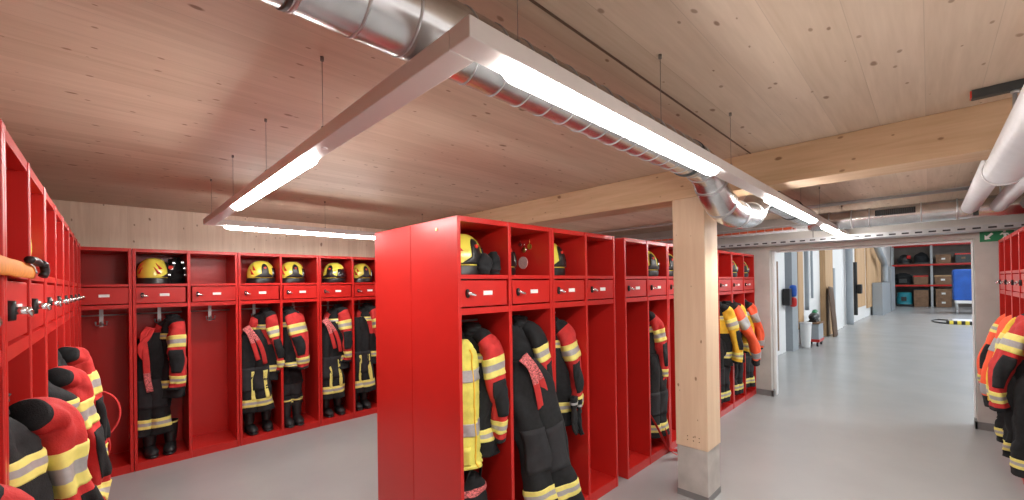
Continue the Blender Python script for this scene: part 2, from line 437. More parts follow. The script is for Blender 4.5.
def helmet(row, a, d, yaw, label):
    global HEL
    loc = at(row, a, d, ZS+.001); rz = ROW[row][1]+yaw
    if HEL is None:
        HEL = build_helmet(); HEL.location = loc; HEL.rotation_euler = (0, 0, rz); tag(HEL, label, 'helmet', HG); return
    dup(HEL, loc, rz, label, HG)
for a, y, lab in ((.315, 1.2, 'yellow helmet beside the dark harness, turned to show its front band'),
                  (1.255, .12, 'yellow helmet in the left bay above the kit with trousers and boots'),
                  (1.585, .05, 'yellow helmet pushed left in its bay, right of another yellow helmet'),
                  (2.09, -.75, 'yellow helmet turned forward with its black visor showing'),
                  (2.46, .1, 'yellow helmet next to the edge of the island end panel')):
    helmet('back', a, .2, y, lab+', back wall')
for a, d, y, lab in ((1.572, .20, .15, 'yellow helmet beside black gloves at the island front corner'), (1.97, .31, .15, 'yellow helmet in the bay with medals, mostly hidden by the divider'),
                  (2.40, .2, .15, 'yellow helmet in the third island bay, above the jacket with gloves'), (3.80, .14, -.33, 'yellow helmet in the island bay just left of the timber post'),
                  (4.22, .14, -.33, 'thin slice of yellow helmet touching the timber post edge'),
                  (6.16, .14, -.5, 'yellow helmet in the island bay second from the concrete pier'), (6.66, .14, -.5, 'yellow helmet in the island bay next to the concrete pier')):
    helmet('island', a, d, y, lab)
helmet('left', 2.17, .158, 1.9, 'yellow helmet edge peeking out of the left row shelf behind the gear belt')

# ------------------------------------------------------------------ garments
EDGES = dict(island=[[1.391+.4115*k for k in range(5)], [3.189+.421*k for k in range(5)], [4.955, 5.455, 5.955, 6.457, 6.957]],
             back=[[-.692+.421*k for k in range(9)]], left=[[.645+.43*k for k in range(11)]], right=[[-6.75+.465*k for k in range(5)]])
def bay(row, a, d, yf=-.02):
    for e in EDGES[row]:
        for lo, hi in zip(e, e[1:]):
            if lo <= a <= hi: return (lo+.028-a, hi-.028-a, D-.03-d, yf-d)
    return None
SCH = dict(red=(NAVY, REDF, NAVY), orange=(NAVY, ORANGE, NAVY), yellow=(NAVY, AMBER, NAVY), oryel=(AMBER, ORANGE, NAVY))
JG = 'turnout jackets hanging in the lockers'
def sleeve(t, path, r0, r1, ref, mats, seed, bands=((.30, .43), (.76, .88)), patch=None, grey=False, capb=.14, cuff=.94):
    tb = Tube(path, [r0*.55, r0*.95, r0, (r0+r1)/2, r1, r1*.98], [r0*.42, r0*.62, r0*.58, (r0+r1)*.29, r1*.62, r1*.62], ref=ref, wr=.21, seed=seed)
    bm = B(); tb.skin(bm, 0, 1, 56, 30, mf=lambda s, th: 0 if s < capb else (2 if s > cuff else 1)); so = link('sleeve', bm, list(mats), t)
    if grey: ms = ((0, 1), (.3, 1)); bm_m = [SIL, SIL]
    else: ms = ((0, 0), (.30, 1), (.70, 0)); bm_m = [YEL, SIL]
    for b0, b1 in bands:
        bm = B(); tb.band(bm, b0, b1, ms=ms); link('reflective_band', bm, bm_m, so)
    if patch is not None:
        def pf(p, q):
            q2 = q-.5; e = 1-.5*abs(p-.5)**2*4*.6
            return (.46+.26*p, patch+q2*1.7*e)
        bm = B(); tb.patch(bm, pf, 10, 10, .004); link('elbow_patch', bm, NAVY, so)
    return so
def jacket(row, a, d, label, top=1.42, ang=50, L=.80, scheme='red', seed=1, lean=0., out=.05, torso=None, tbands=(.42, .86), sl=.66, grey=False, patch=.76*PI, wid=1., rear=True, yf=-.02, r0=.115, capb=.14, yoke=.40, st=0., ax=0., cuff=.94, bands=((.30, .43), (.76, .88))):
    """hung by its collar; the front shoulder points along ang (degrees) towards the aisle"""
    global CLAMP
    m = SCH[scheme]; t = thing('turnout_jacket', label, 'jacket', at(row, a, d), ROW[row][1], JG)
    CLAMP = bay(row, a, d, yf)
    ar = math.radians(ang); u = V3((math.cos(ar), -math.sin(ar), 0)); R = random.Random(seed)
    zs = [0, -.03, -.10, -.19, -.34, -.5, -.66, -L]
    ru = [.03, .055, .10*wid, .145*wid, .155*wid, .155*wid, .165*wid, .175*wid]
    rv = [.03, .05, .075, .095, .10, .10, .10, .105]
    tb = Tube([(lean*.2*i/7, 0, top+z) for i, z in enumerate(zs)], ru, rv, ref=u, wr=.17, seed=seed, fixed=True)
    tm = torso or (NAVY, m[1], NAVY)
    bm = B(); tb.skin(bm, 0, 1, 54, 38, mf=lambda s, th: 0 if s < yoke else (1 if s < yoke+.22 else 2)); to = link('torso', bm, list(tm), t)
    for b in tbands:
        bm = B(); tb.band(bm, b-.035, b+.035, nth=38, ms=((0, 1), (1, 1)) if grey else ((0, 0), (.3, 1), (.7, 0))); link('reflective_band', bm, [YEL, SIL], to)
    col = Tube([(0, 0, top-.05), (0, 0, top-.01), (0, .004, top+.025)], [.07, .066, .055], [.06, .055, .045], ref=u, wr=.25, seed=seed+3, fixed=True)
    bm = B(); col.skin(bm, 0, 1, 8, 24); link('collar', bm, NAVY, t)
    z0 = top-.05; X = V3((1, 0, 0))
    def arm(sg, o, ln):
        k = ax*sg
        return [u*sg*(.035*wid+st)+X*k*.5+V3((0, 0, z0+.01-st*.5)), u*sg*(.105*wid+st*.5)+X*k+V3((0, 0, z0-.06)), u*sg*(.135*wid+o*.35)+X*(k+ln*.2)+V3((0, 0, z0-sl*.34)),
                u*sg*(.14*wid+o*.8)+X*(k+ln*.55)+V3((0, 0, z0-sl*.60)), u*sg*(.13*wid+o)+X*(k+ln*.85)+V3((0, 0, z0-sl*.84)), u*sg*(.115*wid+o)+X*ln+V3((0, 0, z0-sl))]
    perp = V3((-u.y, u.x, 0))
    sleeve(t, arm(1, out, lean), r0, r0*.68, perp, m, seed+11, bands=bands, patch=patch, grey=grey, capb=capb, cuff=cuff)
    if rear: sleeve(t, arm(-1, .0, 0), r0*.85, r0*.6, perp, m, seed+17, grey=grey)
    CLAMP = None
    return t
def trousers(row, a, d, label, top=1.28, L=.95, ang=20, lean=0., seed=1, braces=True, spread=.06, dfront=0., stripe=False, hang=False, wide=1.):
    global CLAMP
    t = thing('turnout_trousers', label, 'trousers', at(row, a, d), ROW[row][1], 'turnout trousers hanging in the lockers')
    CLAMP = bay(row, a, d); ar = math.radians(ang); u = V3((math.cos(ar), -math.sin(ar), 0))
    for sg in (-1, 1):
        P = []
        for k, f in enumerate((0, .12, .3, .5, .7, .85, 1)):
            P.append(u*sg*(.035+spread*f)+V3((lean*f, -dfront*f, top-L*f)))
        tb = Tube(P, [.045]+[q*wide for q in (.09, .10, .095, .09, .095, .10)], [.035]+[q*wide for q in (.06, .07, .068, .065, .07, .075)], ref=u, wr=.18, seed=seed+sg)
        bm = B(); tb.skin(bm, 0, 1, 44, 28); lg = link('leg', bm, NAVY, t)
        bm = B(); tb.band(bm, .82, .92); link('reflective_band', bm, [YEL, SIL], lg)
        bm = B(); tb.patch(bm, lambda p, q: (.46+.24*p, PI/2+(q-.5)*2), 8, 8, .006); link('knee_patch', bm, pm('dark_grey_knee', (.02, .021, .024), .85, var=.2) if 'dark_grey_knee' not in bpy.data.materials else bpy.data.materials['dark_grey_knee'], lg)
        if stripe:
            bm = B(); tb.patch(bm, lambda p, q: (.50+.33*p, PI/2-.5+(q-.5)*.42), 12, 4, .006); link('side_stripe', bm, YEL, lg)
    if hang:
        tb = Tube([(-.03, -.04, top+.06), (-.075, -.10, top-.02), (-.06, -.125, top-.2), (-.05, -.13, top-.42), (-.03, -.12, top-.56)], [.026]*5, [.004]*5, ref=(1, 0, .2))
        bm = B(); tb.skin(bm, 0, 1, 26, 10, mf=lambda s, th: 1 if s > .7 else 0); link('brace_strap', bm, [REDF, PINK], t)
        tb = Tube([(.0, -.05, top+.05), (-.04, -.11, top-.03), (-.10, -.12, top-.12), (-.085, -.12, top-.2), (-.055, -.125, top-.25)], [.022]*5, [.004]*5, ref=(1, 0, .4))
        bm = B(); tb.skin(bm, 0, 1, 26, 10); link('brace_loop', bm, REDF, t)
    elif braces:
        for k in (0, 1):
            P = [V3((-.06-.03*k, -.06, top+.05-.02*k)), V3((-.02-.035*k, -.11, top-.03)), V3((.035-.05*k, -.125, top-.13-.03*k)), V3((.075-.06*k, -.125, top-.25-.03*k)), V3((.10-.07*k, -.115, top-.38+.05*k))]
            tb = Tube(P, [.022]*5, [.003]*5, ref=u+V3((0, 0, .3)), wr=0)
            bm = B(); tb.skin(bm, 0, 1, 24, 10, mf=lambda s, th: 1 if s < .45 else 0); link('brace_strap', bm, [REDF, PINK], t)
    CLAMP = None
    return t
def build_boot():
    t = thing('rubber_boot', '', 'boot')
    sh = Tube([(0, 0, .02), (0, 0, .10), (0, .005, .2), (0, .005, .30)], [.045, .048, .056, .064], [.05, .055, .062, .07], ref=(1, 0, 0), fixed=True, wr=.05, seed=5)
    bm = B(); sh.skin(bm, 0, 1, 14, 20)
    ft = Tube([(0, .045, .045), (0, 0, .055), (0, -.07, .05), (0, -.13, .04), (0, -.175, .03)], [.035, .046, .05, .05, .022], [.04, .05, .045, .036, .018], ref=(1, 0, 0))
    ft.skin(bm, 0, 1, 18, 18); link('upper', bm, RUBBER, t)
    so = Tube([(0, .06, .01), (0, .03, .01), (0, -.07, .01), (0, -.14, .01), (0, -.182, .01)], [.03, .048, .05, .052, .025], [.011]*5, ref=(1, 0, 0))
    bm = B(); so.skin(bm, 0, 1, 14, 16); link('sole', bm, BLACKP, t)
    bm = B(); sh.band(bm, .93, .985, .003, 20, ms=((0, 0),)); link('yellow_loop', bm, YEL, t)
    return t
BOOT = None
def boot(row, a, d, yaw, label):
    global BOOT
    loc = at(row, a, d, ZP+.001); rz = ROW[row][1]+yaw; g = 'black rubber boots on the locker floors'
    if BOOT is None:
        BOOT = build_boot(); BOOT.location = loc; BOOT.rotation_euler = (0, 0, rz); tag(BOOT, label, 'boot', g); return
    dup(BOOT, loc, rz, label, g)
def glove(row, a, d, z, yaw, label, seed=1):
    t = thing('work_glove', label, 'glove', at(row, a, d, z), ROW[row][1]+yaw, 'gloves hanging in the lockers')
    bm = B()
    Tube([(0, 0, 0), (0, 0, -.05), (0, 0, -.10), (0, 0, -.15)], [.04, .036, .045, .046], [.022, .02, .024, .02], ref=(1, 0, 0), wr=.1, seed=seed).skin(bm, 0, 1, 12, 16)
    for i, l in enumerate((.06, .075, .07, .055)):
        x = -.033+.022*i
        Tube([(x, 0, -.135), (x*1.15, -.006, -.15-l*.5), (x*1.2, -.022, -.15-l)], [.0115, .0115, .009], [.0115, .0115, .009], ref=(1, 0, 0)).skin(bm, 0, 1, 8, 10)
    Tube([(.036, 0, -.07), (.065, -.01, -.10), (.07, -.02, -.135)], [.014, .013, .010], [.014, .013, .01], ref=(0, 1, 0)).skin(bm, 0, 1, 8, 10)
    link('hand', bm, NAVY, t)
    cf = Tube([(0, 0, .05), (0, 0, 0), (0, 0, -.02)], [.052, .046, .042], [.03, .026, .024], ref=(1, 0, 0), wr=.08, seed=seed+2)
    bm = B(); cf.skin(bm, 0, 1, 8, 18); c = link('cuff', bm, NAVY, t)
    bm = B(); cf.band(bm, .35, .55, .003, 18, ms=((0, 0),)); link('pale_trim', bm, SIL, c)
def vest(row, a, d, label, top=1.30, L=.78, ang=25, seed=3):
    global CLAMP
    t = thing('safety_vest', label, 'vest', at(row, a, d), ROW[row][1]); CLAMP = bay(row, a, d)
    ar = math.radians(ang); u = V3((math.cos(ar), -math.sin(ar), 0))
    tb = Tube([(0, 0, top), (0, 0, top-.04), (0, 0, top-.12), (0, 0, top-.3), (0, 0, top-.5), (0, 0, top-.68), (.01, 0, top-L)], [.03, .06, .09, .098, .10, .104, .108], [.03, .05, .07, .078, .082, .088, .092], ref=u, wr=.2, seed=seed, fixed=True)
    bm = B(); tb.skin(bm, 0, 1, 44, 32); b = link('vest_body', bm, YELF, t)
    for s in (.42, .68):
        bm = B(); tb.band(bm, s-.03, s+.03, nth=32, ms=((0, 1),)); link('reflective_band', bm, [SIL, SIL], b)
    bm = B(); tb.patch(bm, lambda p, q: (.76+.15*p, PI/2+.3+(q-.5)*.9), 6, 6, .008); link('pocket', bm, YELF, b)
    bm = B(); tb.patch(bm, lambda p, q: (.2+.78*p, PI/2-.45+(q-.5)*.07), 24, 2, .006); link('front_zip', bm, AMBER, b); CLAMP = None

# island kits
BK = (NAVY, NAVY, NAVY)
vest('island', 1.50, .10, 'yellow safety vest with grey bands at the island front corner', top=1.38, L=.74)
jacket('island', 1.645, .20, 'red and black jacket half behind the yellow vest', top=1.44, ang=58, seed=21, L=.80, wid=1.0, lean=.03, torso=BK, out=.03)
jacket('island', 2.04, .17, 'red sleeved jacket with black hood above the black trousers', top=1.46, ang=40, capb=.30, tbands=(.86,), seed=31, wid=1.0, lean=.03, torso=BK, sl=.60)
trousers('island', 1.97, .05, 'large black trousers with red braces hanging out of the island bay', top=1.20, L=.96, ang=24, lean=.11, seed=41, dfront=.16, spread=.05, wide=1.18)
jacket('island', 2.42, .20, 'red and black jacket with gloves dangling below its sleeve', top=1.44, ang=58, seed=51, wid=1.0, lean=.03, torso=BK, out=.05)
trousers('island', 2.36, .2, 'black trousers under the jacket with dangling gloves', top=1.0, L=.74, ang=10, seed=61, braces=False, spread=.02)
glove('island', 2.44, .0, .82, .4, 'black glove hanging left of its mate under the red sleeve', 3)
glove('island', 2.51, .02, .79, 1.2, 'black glove hanging right of its mate under the red sleeve', 4)
boot('island', 2.33, .2, -.1, 'left rubber boot on the floor of the third island bay')
boot('island', 2.46, .22, .1, 'right rubber boot on the floor of the third island bay')
jacket('island', 3.82, .17, 'red and black jacket in the bay left of the timber post', top=1.43, ang=55, seed=71, lean=0.02, wid=.95, torso=BK)
trousers('island', 3.84, .06, 'black trousers in the bay left of the timber post', top=1.0, L=.8, ang=10, seed=81, braces=False, spread=.03)
jacket('island', 5.66, .10, 'amber and black jacket hanging just right of the timber post', top=1.42, ang=60, scheme='yellow', seed=91, torso=(NAVY, AMBER, NAVY), sl=.72, out=.10, r0=.13)
jacket('island', 5.92, .06, 'bright orange jacket, sleeve with grey band leaning far out', top=1.42, ang=68, scheme='orange', seed=101, grey=True, patch=None, torso=(NAVY, ORANGE, NAVY), lean=.18, out=.16, sl=.78, r0=.13, cuff=.87, bands=((.30, .40), (.74, .84)))
jacket('island', 6.24, .12, 'amber jacket in the far island, between two orange ones', top=1.42, ang=60, scheme='yellow', seed=111, torso=(NAVY, AMBER, NAVY), out=.05)
jacket('island', 6.68, .10, 'orange and amber jacket nearest the concrete pier', top=1.42, ang=62, scheme='orange', seed=121, torso=(NAVY, AMBER, AMBER), grey=True, patch=None, lean=.08, out=.08)
for i, (a, lab) in enumerate(((5.62, 'black trousers below the amber jacket by the post'), (6.16, 'black trousers below the leaning orange sleeve'), (6.68, 'black trousers in the last island bay by the pier'))):
    trousers('island', a, .06, lab, top=.98, L=.82, ang=15, seed=131+i, braces=False, spread=.03)
# back wall kits
jacket('back', .455, .14, 'red sleeved jacket on the right of the bay with red strap', top=1.43, ang=62, seed=201, lean=-0.05, wid=.9, torso=BK, out=.03)
trousers('back', .30, .16, 'black trousers with long red strap, back wall, under the harness', top=1.28, L=1.0, ang=10, seed=211, lean=-.02, spread=.03, hang=True)
boot('back', .27, .2, .1, 'left boot of the pair under the red strap trousers'); boot('back', .43, .2, -.15, 'right boot of the pair under the red strap trousers')
jacket('back', 1.29, .16, 'red and black jacket behind trousers in the fourth back wall bay', top=1.45, ang=48, seed=221, lean=0.03, wid=.9, torso=(NAVY, REDF, NAVY))
trousers('back', 1.14, .10, 'black trousers with yellow ankle bands and red braces, fourth back wall bay', top=1.24, L=.92, ang=10, seed=231, spread=.04, lean=.03, stripe=True)
boot('back', 1.12, .2, .1, 'left boot in the fourth back wall bay'); boot('back', 1.30, .22, -.1, 'right boot in the fourth back wall bay')
jacket('back', 1.53, .14, 'red jacket hanging alone above boots, fifth back wall bay', top=1.46, ang=64, seed=241, lean=0.05, wid=.8, torso=BK, L=.70)
trousers('back', 1.54, .2, 'dark folded trousers standing in boots, fifth back wall bay', top=.76, L=.46, ang=10, seed=251, braces=False, spread=.02)
boot('back', 1.49, .16, .05, 'left boot in the fifth back wall bay'); boot('back', 1.61, .16, -.05, 'right boot in the fifth back wall bay')
jacket('back', 2.12, .16, 'red and black jacket in the sixth back wall bay', top=1.46, ang=55, seed=261, lean=-0.03, wid=.9, torso=BK)
trousers('back', 1.98, .10, 'black trousers with red and white braces in the sixth back wall bay', top=1.27, L=.97, ang=10, seed=271, spread=.03, lean=.03, stripe=True)
boot('back', 1.96, .2, .05, 'left boot in the sixth back wall bay'); boot('back', 2.12, .2, -.05, 'right boot in the sixth back wall bay')
jacket('back', 2.52, .16, 'jacket half cut by the edge of the island end panel', top=1.46, ang=45, seed=281, lean=0.04, wid=.85)
trousers('back', 2.36, .11, 'black trousers beside the island end panel edge', top=1.3, L=1.0, ang=10, seed=291, braces=False, spread=.04, lean=.05, stripe=True)
boot('back', 2.34, .2, .05, 'left boot beside the island end panel edge'); boot('back', 2.47, .2, -.05, 'right boot beside the island end panel edge')
# left row kits (they swing out into the aisle)
LT = (NAVY, REDF, NAVY)
jacket('left', 1.26, .12, 'jacket shoulder in the bottom left corner of the picture', top=1.36, ang=60, seed=301, out=.02, rear=False, patch=.8*PI)
jacket('left', 1.6, 0.075, 'large red sleeve jacket in the left foreground with broad band', top=1.45, ang=66, seed=311, wid=.95, out=.085, r0=.09, st=.06, ax=.08, capb=.04, yoke=.56, torso=LT, rear=False, patch=.8*PI)
jacket('left', 2.46, 0.075, 'second red sleeve jacket on the left, behind the foreground one', top=1.42, ang=66, seed=321, wid=.95, out=.085, r0=.09, st=.06, ax=.08, capb=.04, yoke=.56, torso=LT, rear=False, patch=.8*PI)
jacket('left', 2.96, 0.075, 'third red jacket on the left, beside the red braces loops', top=1.46, ang=66, seed=331, wid=.95, out=.085, r0=.09, st=.06, ax=.08, capb=.04, yoke=.56, torso=LT, rear=False, patch=.8*PI)
# right row kits
jacket('right', -6.50, .12, 'orange and amber jacket nearest the pier on the right row', top=1.37, ang=84, scheme='orange', seed=401, torso=(AMBER, AMBER, NAVY), patch=.3, out=.13, sl=.74, r0=.10, bands=((.26, .34), (.80, .90)), capb=.0)
jacket('right', -6.05, .12, 'orange jacket with black cuff, second on the right row', top=1.38, ang=84, scheme='orange', seed=411, torso=(ORANGE, ORANGE, NAVY), grey=True, patch=None, out=.13, sl=.86, r0=.10, cuff=.84, bands=((.34, .44), (.72, .82)), capb=.0)
jacket('right', -5.60, .12, 'amber and black jacket, third on the right row', top=1.40, ang=84, r0=.105, scheme='yellow', seed=421, torso=(NAVY, AMBER, NAVY), out=.12, sl=.76, patch=.3)
jacket('right', -5.18, .12, 'red and black jacket at the right picture edge', top=1.44, ang=80, scheme='red', seed=431, torso=LT, out=.14, sl=.76, patch=.3)
for i, (a, lab) in enumerate(((-6.06, 'black trousers below the orange jackets, right row'), (-5.6, 'black trousers below the amber jacket, right row'), (-5.14, 'black trousers at the right picture edge'))):
    trousers('right', a, .06, lab, top=.95, L=.80, ang=60, seed=441+i, braces=False, spread=.04)

# loose straps
def strap(row, a, d, P, label, w=.02, ref=(.3, 1, .2), th=.0035):
    t = Tube([V3(p) for p in P], [w]*len(P), [th]*len(P), ref=ref)
    bm = B(); t.skin(bm, 0, 1, 60, 10); o = link('brace_loop', bm, REDF); o.location = at(row, a, d); o.rotation_euler = (0, 0, ROW[row][1]); return tag(o, label, 'strap', 'loose red braces')
def ring(cx, cy, cz, rx, rz, n=14, sk=0.):
    return [(cx+sk*math.sin(2*PI*i/n), cy+rx*math.cos(2*PI*i/n), cz+rz*math.sin(2*PI*i/n)) for i in range(n+1)]
strap('left', 3.4, 0, ring(0, -.11, .98, .10, .13, sk=.04), 'upper red brace loop sticking out of the left row', .011, (1, 0, 0), .006)
strap('left', 3.44, 0, ring(0, -.08, .78, .085, .12, sk=-.03), 'lower red brace loop sticking out of the left row', .011, (1, 0, 0), .006)
strap('island', 3.85, 0, [(-.15, .1, .5), (-.12, -.02, .3), (-.06, -.08, .12), (.06, -.14, .03), (.16, -.12, .012), (.2, -.02, .012), (.12, .0, .03), (.04, -.03, .2), (.02, .08, .45)], 'red braces trailing to the floor by the timber post', .02)

# ------------------------------------------------------------------ things on the shelves
def lump(name, label, cat, loc, rz, parts, group=None):
    t = thing(name, label, cat, loc, rz, group)
    for nm, m, tubes in parts:
        bm = B()
        for P, ru, rv, ref, wr, sd in tubes: Tube(P, ru, rv, ref=ref, wr=wr, seed=sd).skin(bm, 0, 1, 20, 20)
        link(nm, bm, m, t)
    return t
def glovepair(row, a, d, rz, label):
    lump('glove_bundle', label, 'gloves', at(row, a, d, ZS+.001), ROW[row][1]+rz, [
        ('left_glove', NAVY, [([(-.05, 0, .005), (-.05, 0, .05), (-.045, 0, .10), (-.05, 0, .135)], [.04, .05, .045, .02], [.05, .055, .045, .02], (1, 0, 0), .25, 3)]),
        ('right_glove', NAVY, [([(.045, .01, .005), (.045, .01, .05), (.05, .01, .11), (.05, .01, .15)], [.04, .05, .04, .018], [.05, .055, .045, .02], (1, 0, 0), .25, 8)])])
glovepair('island', 1.695, .08, 0, 'black gloves lying beside the helmet at the island corner')
t = thing('breathing_harness', 'dark harness with steel buckles beside the first back wall helmet', 'harness', at('back', .48, .2, ZS+.001))
bm = B(); Tube([(0, .02, .0), (0, .02, .08), (.01, .02, .18), (0, .02, .26)], [.07, .085, .075, .05], [.07, .08, .07, .05], ref=(1, 0, 0), wr=.3, seed=7).skin(bm, 0, 1, 22, 22); link('pack', bm, NAVY, t)
for k, P in enumerate(([(-.07, -.05, .02), (-.05, -.09, .1), (-.02, -.09, .19), (.0, -.04, .27)], [(.06, -.04, .01), (.075, -.09, .1), (.06, -.085, .2), (.02, -.04, .27)])):
    bm = B(); Tube(P, [.014]*4, [.004]*4, ref=(1, 0, 0)).skin(bm, 0, 1, 16, 8); s_ = link('shoulder_strap', bm, BLACKP, t)
    bm = B()
    for z in (.08, .14, .2):
        q = catmull([V3(p_) for p_ in P], z/.27); box(bm, q.x-.012, q.x+.012, q.y-.012, q.y-.004, q.z-.008, q.z+.008, bev=.002)
    link('buckle', bm, STEEL, s_)
bm = B(); cyl(bm, (-.04, -.09, .16), (-.04, -.105, .165), .02, 14); link('red_cap', bm, HELMR, t)
# medals in the second island bay (hang on its right inner side)
t = thing('medal_cluster', 'small round medals hanging in the second island bay', 'medals', at('island', 2.187, .22, 1.93), 0)
for k, (y, z, m, r) in enumerate(((.02, .03, STEEL, .022), (-.035, .05, BRASS, .02), (.06, .07, STEEL, .016))):
    bm = B(); cyl(bm, (0, y, z), (-.006, y, z), r, 20); cyl(bm, (-.003, y, z+r), (-.003, y, z+r+.03), .002, 6); link('medal', bm, m, t)
bm = B(); cyl(bm, (2.188, 2.105, 1.865), (2.182, 2.105, 1.865), .045, 28)
tag(link('round_badge', bm, pm('pale_pink_badge', (.55, .36, .34), .5, var=.12, scale=90)), 'pale round badge stuck below the medals in the second island bay', 'badge')
# left row shelf
t = thing('gear_belt', 'orange gear belt with black buckle lying on the left row shelf', 'belt', at('left', 1.64, -.016, ZS-.030), PI/2)
bm = B(); Tube([(-.62, 0, .024), (-.25, 0, .024), (.14, .0, .024)], [.007]*3, [.02]*3, ref=(0, 1, 0), wr=.06, seed=9).skin(bm, 0, 1, 24, 16); link('webbing', bm, pm('orange_webbing', (.72, .25, .02), .7, var=.1, scale=60), t)
bm = B(); Tube([(-.04, -.012, .050), (.04, -.014, .052), (.12, -.014, .048)], [.010]*3, [.010]*3, ref=(0, 1, 0), wr=.1, seed=2).skin(bm, 0, 1, 16, 12)
Tube([(.12, -.016, .05), (.14, -.022, .045), (.145, -.024, .025), (.14, -.02, .012)], [.015, .016, .014, .012], [.010]*4, ref=(1, 0, 0)).skin(bm, 0, 1, 14, 10); link('buckle', bm, BLACKP, t)
# bag at the bottom of the first island bay
t = thing('kit_bag', 'black kit bag at the bottom of the first island bay', 'bag', at('island', 1.58, .18, ZP+.001))
tb = Tube([(0, 0, 0), (0, 0, .1), (0, 0, .25), (.0, 0, .40), (0, 0, .46)], [.10, .13, .13, .10, .05], [.10, .12, .115, .09, .05], ref=(1, 0, 0), wr=.2, seed=12)
bm = B(); tb.skin(bm, 0, 1, 28, 26); b = link('bag_body', bm, NAVY, t)
bm = B(); tb.band(bm, .66, .72, .005, 26, ms=((0, 0),)); link('red_webbing', bm, PINK, b)
bm = B(); Tube([(-.06, -.05, .44), (-.04, -.08, .52), (.04, -.08, .52), (.06, -.05, .44)], [.012]*4, [.005]*4, ref=(0, 1, 0)).skin(bm, 0, 1, 18, 8); link('carry_strap', bm, BLACKP, t)

# ------------------------------------------------------------------ pendant light
LX, LY, LZ, PW, PH = .59, .727, 2.272, .078, .052
YE, XE, X3 = 4.47, 6.9, 3.4
t = thing('pendant_light', 'long white U shaped pendant luminaire hung on wires', 'light', (LX, LY, LZ))
def rel(x, y, z): return (x-LX, y-LY, z-LZ)
def lprofile(x0, x1, y0, y1):
    bm = B(); box(bm, x0-LX, x1-LX, y0-LY, y1-LY, 0, PH, bev=.003); return link('profile', bm, LWHITE, t)
p2 = lprofile(LX, XE, LY, LY+PW); p1 = lprofile(LX, LX+PW, LY+PW+.001, YE-PW-.001); p3 = lprofile(LX, X3, YE-PW, YE)
def diffuser(par, axis, c, s0, s1):
    """glowing half round strip under a profile"""
    P = [rel(s, c, LZ-.004) if axis == 'x' else rel(c, s, LZ-.004) for s in [s0+(s1-s0)*i/40 for i in range(41)]]
    tb = Tube(P, [.02]+[.034]*39+[.02], [.014]+[.026]*39+[.014], ref=(0, 1, 0) if axis == 'x' else (1, 0, 0))
    bm = B(); tb.skin(bm, 0, 1, 80, 20); link('diffuser', bm, LED, par)
for a, b in ((.74, 2.22), (3.22, 4.80), (5.35, 6.80)): diffuser(p2, 'x', LY+PW/2, a, b)
diffuser(p1, 'y', LX+PW/2, 1.86, 3.36)
diffuser(p3, 'x', YE-PW/2, .74, 2.24)
def wire(x, y):
    bm = B(); z0 = LZ+PH
    cyl(bm, rel(x, y, z0), rel(x, y, CZ), .0011, 6); cyl(bm, rel(x, y, CZ-.016), rel(x, y, CZ), .007, 10); cyl(bm, rel(x, y, z0), rel(x, y, z0+.012), .006, 8)
    link('suspension_wire', bm, WIRE, t)
for x in (.76, 1.57, 2.39, 4.1, 4.94, 6.4): wire(x, LY+.012)
for y in (1.66, 2.475, 3.3, 4.13): wire(LX+.012, y)
for x in (1.62, 2.8): wire(x, YE-.03)
bm = B(); cyl(bm, rel(LX+PW/2, 1.72, LZ-.004), rel(LX+PW/2, 1.72, LZ+.004), .012, 12); link('sensor', bm, WHITE, p1)

# ------------------------------------------------------------------ ducts, trays and pipes
t = thing('ventilation_duct', 'round spiral galvanised duct under the ceiling ending in a bend', 'duct', (0, .985, 2.43))
def ductsec(nm, P, r, ns=60, step=None):
    tb = Tube(P, [r]*len(P), [r]*len(P), ref=(0, 1, .01)); bm = B(); tb.skin(bm, 0, 1, ns, 32)
    d = link(nm, bm, GALV, t); return tb, d
tb, d = ductsec('duct_pipe', [(-.75, 0, 0), (.8, 0, 0), (2.45, 0, 0)], .10)
bm = B()
L_ = 3.2
# spiral seam
sp = Tube([(.7+1.72*i/380, .1012*math.cos(i*.24), .1012*math.sin(i*.24)) for i in range(381)], [.0022]*381, [.0022]*381, ref=(1, 0, 0)); 
sp.skin(bm, 0, 1, 1100, 5); link('spiral_seam', bm, GALVD, d)
for x in (2.42,):
    bm = B(); cyl(bm, (x-.012, 0, 0), (x+.012, 0, 0), .107, 32); link('collar_ring', bm, DARKM, d)
for x, w_, r_ in ((.285, .006, .1035), (.30, .004, .102), (.44, .003, .1022), (.57, .003, .1022)):
    bm = B(); cyl(bm, (x-w_, 0, 0), (x+w_, 0, 0), r_, 32); link('duct_joint', bm, DARKM if w_ > .005 else GALVD, d)
tb, d = ductsec('duct_bend', [(2.43, 0, 0), (2.58, 0, 0), (2.72, 0, -.045), (2.86, 0, -.15), (3.06, 0, -.225), (3.36, 0, -.235), (3.62, 0, -.20), (3.78, 0, -.10), (3.92, 0, -.02), (4.08, 0, 0)], .098, 90)
for s in (.06, .16, .28, .40, .52, .66, .80, .96):
    bm = B(); tb.band(bm, s-.005, s+.005, .003, 32, ms=((0, 0),)); link('bend_seam', bm, GALVD, d)
tb, d = ductsec('far_duct', [(4.08, 0, 0), (4.8, 0, 0), (5.75, 0, 0)], .098)
for x in (4.08, 5.0):
    bm = B(); cyl(bm, (x-.012, 0, 0), (x+.012, 0, 0), .106, 32); link('collar_ring', bm, DARKM, d)
t = thing('grille_duct', 'pale round duct across the aisle with a dark slotted grille', 'duct', (5.98, 0, 2.385))
bm = B(); tb = Tube([(0, -1.15, 0), (0, .2, 0), (0, .93, 0), (0, .99, 0)], [.10, .10, .10, .06], [.10, .10, .10, .06], ref=(1, 0, .01)); tb.skin(bm, 0, 1, 40, 28); d = link('duct_pipe', bm, GALV, t)
